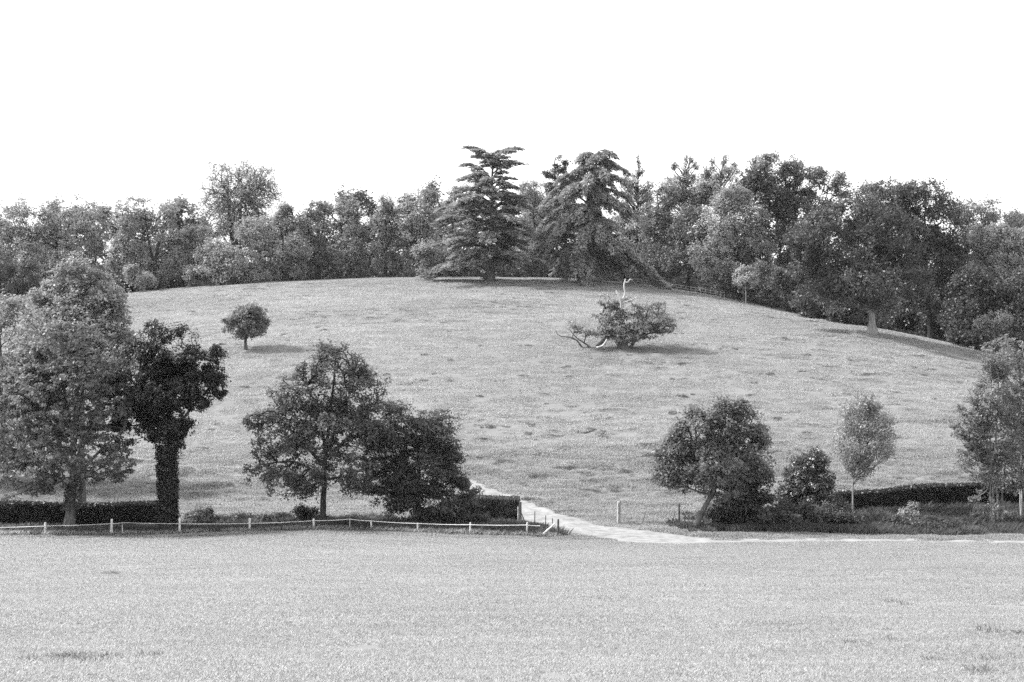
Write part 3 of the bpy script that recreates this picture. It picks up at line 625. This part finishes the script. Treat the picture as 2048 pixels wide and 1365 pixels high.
bgt('poplar_tree', 'wispy poplar standing in the middle of the three feathery tops', 1372, 296, [(1374,322,9,16,0,.8),(1350,334,9,18,0,.8),(1390,336,8,14,0,.8),(1368,348,26,26,0,.6),(1350,385,38,36),(1390,400,36,50)], 'leaf_pale', n=500, per=24, seed=136, bf=.9, shell=.1, crad=.75)
bgt('poplar_tree', 'feathery poplar top beside the tall ivied tree', 1445, 294, [(1452,322,9,16,0,.8),(1424,328,9,17,0,.8),(1470,335,9,16,0,.8),(1408,340,8,16,0,.8),(1443,352,36,28,0,.6),(1420,385,40,38),(1470,395,30,44)], 'leaf_pale', n=500, per=24, seed=137, bf=.9, shell=.1, crad=.75)
bgt('oak_wood_tree', 'dark mid wood tree above the end of the white rail fence', 1375, 268, [(1378,455,44,50),(1370,525,50,38),(1400,500,40,40)], 'leaf_mid', n=380, seed=138)
bgt('ash_tree', 'large rounded light tree over the end of the white rail fence', 1470, 260, [(1462,448,74,58),(1436,520,56,48),(1512,505,44,50),(1484,400,48,28),(1470,550,60,25)], 'leaf_light', n=680, seed=139, tw=10)
bgt('ivied_ash_tree', 'tall tree with a thick ivy column and open round head above the wood', 1575, 266, [(1550,338,52,38,0,.8),(1520,362,34,38,0,.7),(1585,345,32,40,0,.8),(1572,415,30,40),(1608,400,34,26),(1545,400,34,30,0,.8)], 'leaf_mid', n=560, seed=140, tw=10,
    trunk=[(1577,600),(1574,500),(1572,430),(1568,370),(1562,330)], limbs=[([(1572,420),(1545,380),(1532,350)],5,2),([(1572,410),(1590,370),(1594,340)],5,2)], ivy=[(1576,560,1570,385,22,2600,.4)])
bgt('bent_tree', 'small headed tree on a bent stem between the ivied tree and the giant chestnut', 1640, 264, [(1655,364,40,26,0,.8),(1632,352,22,17),(1682,388,24,14,0,.7),(1640,430,36,34)], 'leaf_mid', n=260, seed=141, tw=6,
    trunk=[(1640,600),(1638,470),(1642,425),(1656,385),(1660,365)])
bgt('sapling', 'thin white stemmed sapling at the corner of the rail fence', 1492, 246, [(1490,556,25,20),(1486,540,14,10)], 'leaf_pale', n=90, per=26, size=.34, crad=.6, seed=142, tw=2.5, bark='bark_pale', ttop=555)
# the giant chestnut
tree('chestnut_tree', 'giant dark chestnut with a thick pale trunk at the field edge', 1745, 207.5,
     [(1612,475,46,48),(1606,530,36,40),(1640,482,68,64),(1722,438,78,58),(1742,510,92,70),(1645,556,58,56),(1722,578,80,42),(1798,560,70,46),(1632,604,44,22),(1800,480,60,60),(1735,560,60,34,-6)],
     'leaf_dark', 'bark_pale', n=1400, per=38, size=.38, crad=.95, trunk=[(1745,664),(1745,640),(1744,600),(1743,585)], tw=17, seed=150, bf=.4, per_bough=12, shell=.55, flare=.55)
bgt('chestnut_tree', 'second great dark tree behind and right of the giant chestnut', 1862, 224, [(1765,402,62,38),(1800,400,80,40),(1842,410,84,48),(1890,455,52,52),(1865,525,60,50),(1884,525,58,58),(1830,480,60,50),(1850,590,70,36),(1905,610,50,32)], 'leaf_dark', n=1150, seed=151, tw=12, size=.4, bark='bark_dark', per=36)
bgt('far_oak_tree', 'paler domed tree top on the skyline right of the chestnuts', 1965, 262, [(1955,430,60,32),(2010,450,40,30),(1975,480,60,40)], 'leaf_mid', n=420, seed=152)
bgt('far_oak_tree', 'last small tree top on the skyline at the picture edge', 2040, 270, [(2045,448,34,26),(2040,490,40,30)], 'leaf_mid', n=220, seed=153)
bgt('sycamore_tree', 'bright leafed tree catching the light right of the chestnuts', 1992, 226, [(1975,490,48,40),(2035,500,40,46),(1995,530,70,36)], 'leaf_light', n=560, seed=154)
bgt('dark_thorn_tree', 'deep shaded tree below the bright leafed one', 1955, 216, [(1945,585,50,55),(1985,610,50,50),(1920,640,40,28)], 'leaf_dark', n=460, seed=155)
bgt('dark_thorn_tree', 'shaded tree at the far corner below the bright leafed one', 2040, 212, [(2040,590,45,60),(2050,660,50,40),(2090,600,50,80)], 'leaf_dark', n=440, seed=156)
bgt('elder_bush', 'pale flowering shrub in the dark corner above the alder top', 1998, 203, [(1995,640,32,16),(1965,650,20,14)], 'leaf_light', n=120, per=26, seed=157, cat='bush', tw=2, size=.3, crad=.6)
US = [(1540,250,[(1545,575,38,34),(1530,545,24,24)],'leaf_mid','bushy shrub filling the wood edge behind the sapling'),
      (1590,244,[(1592,600,36,24),(1570,560,30,26)],'leaf_dark','dark shrub left under the giant chestnut'),
      (1645,234,[(1645,622,38,18)],'leaf_black','black low shrub in the deepest shade of the chestnut'),
      (1690,226,[(1690,632,34,20),(1684,612,20,14)],'leaf_dark','rhododendron like shrub just left of the chestnut trunk'),
      (1810,232,[(1810,640,30,18)],'leaf_black','dark shrub glimpsed right of the chestnut trunk'),
      (1880,228,[(1880,650,40,22)],'leaf_black','shrub behind the shaded grass right of the chestnut trunk'),
      (1925,214,[(1930,672,36,14)],'leaf_dark','low shrub at the dark end of the pasture edge')]
for i_, (b_, Y_, bl, lf, lb) in enumerate(US):
    bgt('woodland_shrub', lb, b_, Y_, bl, lf, n=170, seed=170 + i_, cat='shrub', tw=3, group='shrubs at the edge of the wood')

# ---- second row of the wood: four trees, copied
protos = []
for i_ in range(4):
    t_ = tree('woodland_tree', 'tall dark tree standing deeper in the wood behind the front row', 400 + 60 * i_, 306, [(400 + 60 * i_, 470, 40, 36), (395 + 60 * i_, 520, 46, 40), (405 + 60 * i_, 560, 44, 34)], 'leaf_dark' if i_ % 2 else 'leaf_mid', 'bark_dark',
              n=230, per=34, size=.5, crad=1.1, tw=9, seed=200 + i_, group='trees deeper in the wood', sides=3, twig=.04)
    protos.append(t_)
rr_ = random.Random(4)
def copy_tree(o, loc, rot, sc_):
    c = o.copy(); COL.objects.link(c); c.location = loc; c.rotation_euler = (0, 0, rot); c.scale = sc_
    for ch in list(o.children):
        d = ch.copy(); COL.objects.link(d); d.parent = c
    return c
for i_, px in enumerate(list(range(-60, 420, 44)) + list(range(640, 2120, 48))):
    Yc = 296 + 26 * rr_.random() if px < 1500 else 262 + 30 * rr_.random()
    p_ = on_ground(px + rr_.uniform(-14, 14), Yc); s_ = 1.1 + .2 * rr_.random()
    if px > 1500: s_ *= 1.1
    copy_tree(protos[i_ % 4], p_, rr_.random() * 6.28, (s_, s_, s_ * rr_.uniform(.95, 1.12)))
# undergrowth: the dark tangle of leaves between the trunks
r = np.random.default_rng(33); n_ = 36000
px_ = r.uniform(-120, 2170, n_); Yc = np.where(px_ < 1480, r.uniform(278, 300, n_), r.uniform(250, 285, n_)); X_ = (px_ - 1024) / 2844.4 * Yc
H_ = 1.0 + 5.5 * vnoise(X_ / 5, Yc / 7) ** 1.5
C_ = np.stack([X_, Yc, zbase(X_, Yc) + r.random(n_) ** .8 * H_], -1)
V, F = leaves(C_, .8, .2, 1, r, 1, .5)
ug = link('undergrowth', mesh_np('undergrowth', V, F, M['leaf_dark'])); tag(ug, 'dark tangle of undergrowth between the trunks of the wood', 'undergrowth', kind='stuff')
print('TREES', round(time.time() - T0, 1))

# ------------------------------------------------------------------ fences and posts
def box_between(a, b, wx, wy, bevel=.15):
    """a squared stake from a to b"""
    a, b = np.array(a, float), np.array(b, float); L_ = np.array([a, a + (b - a) * .97, b]); return L_, wx
def stake(a, b, r0, r1, n=8, cap=True):
    a, b = np.array(a, float), np.array(b, float); t = np.array([0, .5, .96, 1.0]); q = a + (b - a) * t[:, None]; q[1] += rng.normal(size=3) * .008
    rad = np.array([r0, (r0 + r1) / 2, r1, r1 * .75]); V, F = sweep(q, rad, n)
    c = len(V); V = np.concatenate([V, q[-1:] + (b - a) / np.linalg.norm(b - a) * .01]); m = 3 * n
    cap_ = np.array([[m + j, m + (j + 1) % n, c, c] for j in range(n)]); me_F = np.concatenate([F, cap_]); return V, me_F
def stake_mesh(name, a, b, r0, r1, mat, n=8):
    V, F = stake(a, b, r0, r1, n); me = bpy.data.meshes.new(name)
    me.from_pydata([tuple(v) for v in V], [], [tuple(f) if f[2] != f[3] else tuple(f[:3]) for f in F.tolist()]); me.materials.append(M[mat]); return me
org = np.array(on_ground(500, 98.3)); ef = empty('electric_fence', tuple(org), 'low fence of pale stakes carrying one white tape along the meadow edge', 'fence')
PO = [(-45,1050,3),(91,1045,5),(223,1038.5,5),(245,1046,1.3),(359,1036,4.6),(500,1037,5),(628,1038,4.6),(699.5,1037,1.4),(743,1042,4),(836,1046.5,4),(940,1045.5,4),(1054,1045,3.6)]
for px, top, wd in PO:
    g_ = np.array(on_ground(px, 98.3)); t_ = P(px + rng.uniform(-1, 1), top, 98.3); o = link('post', stake_mesh('post', g_ - org - [0, 0, .15], t_ - org, wd * 98.3 / 2844 / 2, wd * 98.3 / 2844 / 2 * .9, 'post_pale'), ef)
TP = [(-45,1056),(91,1052.5),(223,1048),(245,1045.8),(359,1048),(500,1047.5),(628,1042),(699.5,1039),(743,1042.5),(836,1047.5),(940,1050),(1054,1050.5),(1080,1052)]
ps = []
for (x0, y0), (x1, y1) in zip(TP[:-1], TP[1:]):
    s = np.linspace(0, 1, 7); q = P(x0 + (x1 - x0) * s, y0 + (y1 - y0) * s + .8 * np.sin(s * np.pi), 98.2) - org
    V = np.concatenate([q + [0, 0, .026], q + [0, .008, -.026], q + [0, .016, .026]]); i = np.arange(6); ps.append((V, np.concatenate([np.stack([i, i + 7, i + 8, i + 1], -1), np.stack([i + 7, i + 14, i + 15, i + 8], -1)])))
V, F = join(ps); link('tape', mesh_np('tape', V, F, M['tape']), ef)
def post_thing(name, label, px, Y, top, wd, mat, lean=0, group=None, brace=None, cat='post'):
    g_ = np.array(on_ground(px, Y)); t_ = P(px + lean, top, Y); rt = empty(name, tuple(g_), label, cat, group)
    link('stake', stake_mesh('stake', np.array([0, 0, -.2]), t_ - g_, wd * Y / 2844 / 2, wd * Y / 2844 / 2 * .92, mat, 10), rt)
    if brace:
        (x0, y0, x1, y1, bw_, bm) = brace; a = P(x0, y0, Y - .3) - g_; b = P(x1, y1, Y) - g_
        a[2] = min(a[2], gz(a[0] + g_[0], a[1] + g_[1]) - g_[2] - .05); link('brace', stake_mesh('brace', a, b, bw_ * Y / 2844 / 2, bw_ * Y / 2844 / 2, bm), rt)
    return rt
post_thing('strainer_post', 'dark end post of the taped fence with a pale slanting brace', 1116.5, 98.3, 1038.5, 4.6, 'post_dark', brace=(1078,1073,1110,1047,3.6,'post_pale'))
post_thing('gate_post', 'dark gatepost at the end of the square cut hedge with a thin brace', 1041, 106.5, 1004, 5, 'post_dark', brace=(1053,1046,1043,1027,2.0,'post_dark'))
post_thing('stake', 'pale short stake pressed against the gatepost of the square cut hedge', 1036, 106.3, 1014, 2.4, 'post_pale')
for px, Y, top, ln_, lb in [(1069.7,104,1023,0,'thin dark stake nearest the square cut hedge'),(1090,101.5,1031,1.5,'thin leaning stake in the middle of three by the track'),(1105,99.6,1037,0,'thin stake closest to the braced end post')]:
    post_thing('stake', lb, px, Y, top, 2, 'post_dark', ln_, 'thin stakes beside the track')
post_thing('gate_post', 'thick pale fronted post standing alone right of the track', 1237.5, 109.2, 1003.5, 8, 'rail')
post_thing('fence_post', 'dark post on the grass between the thick post and the leaning tree', 1358, 108.5, 1007.5, 4.4, 'post_dark')
for px, dx, lb in [(1283, 8, 'thin stick leaning in the grass right of the thick post'), (1343, 7, 'thin stick leaning beside the dark post')]:
    post_thing('stick', lb, px, 109, 1024, 1.5, 'post_dark', dx, cat='stick')
g_ = np.array(on_ground(1295, 106)); fp = np.array(on_ground(1280, 105.6)); fq = np.array(on_ground(1318, 106.6))
lg = link('fallen_rail', stake_mesh('fallen_rail', fp - g_ + [0, 0, .05], fq - g_ + [0, 0, .12], .05, .04, 'deadwood'), None, tuple(g_)); tag(lg, 'pale fallen rail lying in the grass by the dark post', 'log')
# rail fence along the crest
pxs = list(np.arange(1176, 1449, 9.8)) + [1449]
hf_base = np.array(on_ground(1320, 262)); hf = empty('rail_fence', tuple(hf_base), 'white post and rail fence along the crest under the wood', 'fence')
pp = []; pm = None
for px in pxs:
    Yf = 266 - 8 * (px - 1176) / 273; g_ = np.array(on_ground(px, Yf)); pp.append(g_)
    if pm is None: pm = stake_mesh('post', np.array([0, 0, -.2]), np.array([0, 0, 1.12]), .055, .05, 'rail', 6)
    o = link('post', pm, hf); o.location = g_ - hf_base
for a, b in zip(pp[:-1], pp[1:]):
    for h in (.55, 1.0):
        me = stake_mesh('rail', a - hf_base + [0, -.07, h], b - hf_base + [0, -.07, h], .03, .03, 'rail', 4); link('rail', me, hf)

# ------------------------------------------------------------------ grass: patches of blades set on the turf
def patch(name, rad, nb, hmin, hmax, wd, mat, seed, heads=0):
    r = np.random.default_rng(seed); a = r.random(nb) * 6.283; q = rad * np.sqrt(r.random(nb)); p = np.stack([q * np.cos(a), q * np.sin(a), np.full(nb, -.04)], -1)
    h = (hmin + (hmax - hmin) * r.random(nb) ** 1.5); az = r.random(nb) * 6.283; ln = r.random(nb) ** 1.2 * .75
    d = np.stack([np.cos(az) * np.sin(ln), np.sin(az) * np.sin(ln), np.cos(ln)], -1); s = np.stack([-np.sin(az + r.normal(size=nb) * .8), np.cos(az), 0 * az], -1); s = unit(s)
    w_ = wd * (.6 + .8 * r.random(nb))[:, None]; tip = p + d * h[:, None] + np.stack([np.cos(az), np.sin(az), -.4 + 0 * az], -1) * (h * .22)[:, None]; mid = p + d * (h * .55)[:, None]
    V = np.stack([p - s * w_ / 2, p + s * w_ / 2, mid + s * w_ * .4, tip, mid - s * w_ * .4], 1).reshape(-1, 3)
    me = mesh_np(name, V, np.arange(nb * 5).reshape(-1, 5), M[mat]); return bpy.data.objects.new(name, me)
def scatter(name, label, pobj, X, Y, sc_):
    n = len(X); Z = ground(X, Y); e = .5
    gx = (ground(X + e, Y) - ground(X - e, Y)) / (2 * e); gy = (ground(X, Y + e) - ground(X, Y - e)) / (2 * e); nn = unit(np.stack([-gx, -gy, np.ones(n)], -1))
    th = rng.random(n) * 6.283; t = np.stack([np.cos(th), np.sin(th), 0 * th], -1); t = unit(t - nn * (t * nn).sum(1, keepdims=True)); b = np.cross(nn, t)
    rx = np.arctan2(b[:, 2], nn[:, 2]); ry = -np.arcsin(np.clip(t[:, 2], -1, 1)); rz = np.arctan2(t[:, 1], t[:, 0])
    me = bpy.data.meshes.new(name); me.vertices.add(n); me.vertices.foreach_set('co', np.stack([X, Y, Z], -1).astype(np.float32).ravel())
    me.attributes.new('rot', 'FLOAT_VECTOR', 'POINT').data.foreach_set('vector', np.stack([rx, ry, rz], -1).astype(np.float32).ravel())
    me.attributes.new('scl', 'FLOAT', 'POINT').data.foreach_set('value', sc_.astype(np.float32))
    o = link(name, me); g = bpy.data.node_groups.new(name, 'GeometryNodeTree')
    g.interface.new_socket('Geometry', in_out='INPUT', socket_type='NodeSocketGeometry'); g.interface.new_socket('Geometry', in_out='OUTPUT', socket_type='NodeSocketGeometry')
    gi, go = g.nodes.new('NodeGroupInput'), g.nodes.new('NodeGroupOutput'); ip = g.nodes.new('GeometryNodeInstanceOnPoints'); oi = g.nodes.new('GeometryNodeObjectInfo'); oi.inputs['Object'].default_value = pobj
    ra = g.nodes.new('GeometryNodeInputNamedAttribute'); ra.data_type = 'FLOAT_VECTOR'; ra.inputs[0].default_value = 'rot'
    sa = g.nodes.new('GeometryNodeInputNamedAttribute'); sa.data_type = 'FLOAT'; sa.inputs[0].default_value = 'scl'
    g.links.new(gi.outputs[0], ip.inputs['Points']); g.links.new(oi.outputs['Geometry'], ip.inputs['Instance']); g.links.new(ra.outputs[0], ip.inputs['Rotation']); g.links.new(sa.outputs[0], ip.inputs['Scale']); g.links.new(ip.outputs[0], go.inputs[0])
    md = o.modifiers.new('grass', 'NODES'); md.node_group = g
    tag(o, label, 'grass', kind='stuff'); return o
def field_points(n, y0, y1, margin=1.12, power=1.0):
    Y = y0 + (y1 - y0) * rng.random(n); hw = (.36 * Y + 3) * margin; keep = rng.random(n) < hw / (.36 * y1 + 3) / margin; Y = Y[keep]; X = (rng.random(len(Y)) * 2 - 1) * (.36 * Y + 3) * margin
    return X, Y
X, Y = field_points(15500, 25, 98); d = track_dist(X, Y); k_ = d > .55; X, Y = X[k_], Y[k_]
scatter('meadow_grass', 'short dense meadow grass of the near field', patch('grass_patch', .75, 950, .05, .14, .015, 'blade_near', 1), X, Y, .8 + .5 * vnoise(X / 4, Y / 3))
X, Y = field_points(16500, 96, 140); d = track_dist(X, Y); k_ = (d > .1 + .3 * rng.random(len(X))) | ((1024 + 2844 * X / Y > 1440) & (rng.random(len(X)) < .22)); X, Y = X[k_], Y[k_]; px_ = 1024 + 2844 * X / Y
j1, j2 = rng.normal(size=len(X)), rng.normal(size=len(X))
bank = ((Y > 98.7 + .3 * j1) & (Y < 106 + j2) & (px_ < 1085 + 25 * j2)) | ((Y > 102 + .5 * j1) & (Y < 113) & (px_ > 1430 + 45 * j2))
pS = patch('grass_patch', .6, 320, .08, .26, .022, 'blade_hill', 2); pR = patch('rough_grass_patch', .55, 190, .22, .85, .028, 'blade_rough', 3)
scatter('valley_grass', 'trodden grass beside the track and at the foot of the hill', pS, X[~bank], Y[~bank], .7 + .5 * vnoise(X[~bank] / 3, Y[~bank] / 2))
scatter('rough_grass', 'tall rough grass and weeds in the ditch and on the bank', pR, X[bank], Y[bank], .5 + .8 * vnoise(X[bank] / 1.5, Y[bank] / 1.2))
n_ = 1500; px_ = rng.uniform(-60, 1112, n_); Yv = rng.uniform(98.0, 98.9, n_); Xv = (px_ - 1024) / 2844 * Yv
scatter('verge_grass', 'pale seeding grass along the foot of the taped fence', patch('verge_grass_patch', .3, 60, .2, .5, .018, 'blade_near', 4), Xv, Yv, .5 + .7 * rng.random(n_))
wd = []
for (cx_, cy_, sx_, sy_, nn_) in [(150,1322,120,13,20),(1750,1298,80,12,5),(2000,1282,60,12,6),(225,1144,6,2,2),(1795,1205,70,7,4),(1960,1345,90,16,5)]:
    for _ in range(nn_):
        wd.append(ground_at(rng.normal(cx_, sx_ * .5), min(1364, rng.normal(cy_, sy_ * .6)))[:2] if cy_ < 1190 else (None, (rng.normal(cx_, sx_ * .5), rng.normal(cy_, sy_ * .6))))
def near_at(px, py):
    Ys = np.arange(20, 110, .1); p = P(px, py, Ys); g = zbase(p[:, 0], p[:, 1]); i = np.argmax(p[:, 2] <= g); return p[i, 0], p[i, 1]
wd = np.array([near_at(*w_[1]) if w_[0] is None else w_ for w_ in wd])
scatter('field_weeds', 'few darker coarse clumps in the near meadow', patch('weed_patch', .4, 60, .08, .3, .018, 'blade_weed', 6), wd[:, 0], wd[:, 1], .5 + .5 * rng.random(len(wd)))
ts = []
for (cx_, cy_, sx_, nn_) in [(1135,937,26,26),(1010,922,12,10),(1255,924,14,10),(1245,944,14,12),(1065,933,9,8),(1185,863,12,8),(1108,866,10,6),(1195,967,24,14),(1185,984,22,12),(1075,955,24,12),(1060,853,5,4),(1058,868,5,4),(1236,983,10,6),(1048,972,8,5),(990,928,8,5),(1700,790,12,5),(1470,700,8,4),(430,975,40,10),(530,960,30,8),(1060,1000,20,10),(1090,1010,20,10),(1140,1025,16,8),(1300,1047,50,26),(1350,1049,40,26),(1238,1048,5,5)]:
    ts += [(rng.normal(cx_, sx_ * .55), rng.normal(cy_, 1.3)) for _ in range(nn_)]
for _ in range(230):
    px_, py_ = rng.uniform(300, 1950), rng.uniform(610, 1000); ts += [(px_ + rng.normal() * 6, py_ + rng.normal() * .7) for _ in range(rng.integers(1, 4))]
ts = np.array([ground_at(*a)[:2] for a in ts]); ts = ts[(ts[:, 1] > 100) & (ts[:, 1] < 262)]; ts = ts[track_dist(ts[:, 0], ts[:, 1]) > .1]
scatter('tussock_grass', 'scattered darker tussocks on the hill pasture', patch('tussock_patch', .42, 150, .08, .34, .03, 'blade_tussock', 8), ts[:, 0], ts[:, 1], .5 + .6 * rng.random(len(ts)))
X, Y = field_points(30000, 132, 285, 1.05)
scatter('hill_grass', 'grazed pasture grass covering the rounded hill', patch('hill_grass_patch', 1.0, 330, .08, .2, .045, 'blade_hill', 5), X, Y, .85 + .45 * vnoise(X / 2.5, Y / 1.3))

# ------------------------------------------------------------------ thin summer haze
m, n, out = new_mat('haze'); pv = N(n, 'ShaderNodeVolumePrincipled'); pv.inputs['Density'].default_value = .00004; pv.inputs['Color'].default_value = (.95, .95, .95, 1); n.links.new(pv.outputs[0], out.inputs['Volume'])
hv = np.array([(x, y, z) for x in (-3010, 3010) for y in (-410, 2610) for z in (-75, 32)], float)
hz = link('haze', mesh_np('haze', hv, np.array([(0,1,3,2),(4,6,7,5),(0,4,5,1),(2,3,7,6),(0,2,6,4),(1,5,7,3)]), m)); tag(hz, 'thin pale summer haze over the valley', kind='stuff')
print('TRIS', sum(len(m.polygons) * 2 for m in bpy.data.meshes), 'TIME', round(time.time() - T0, 1))
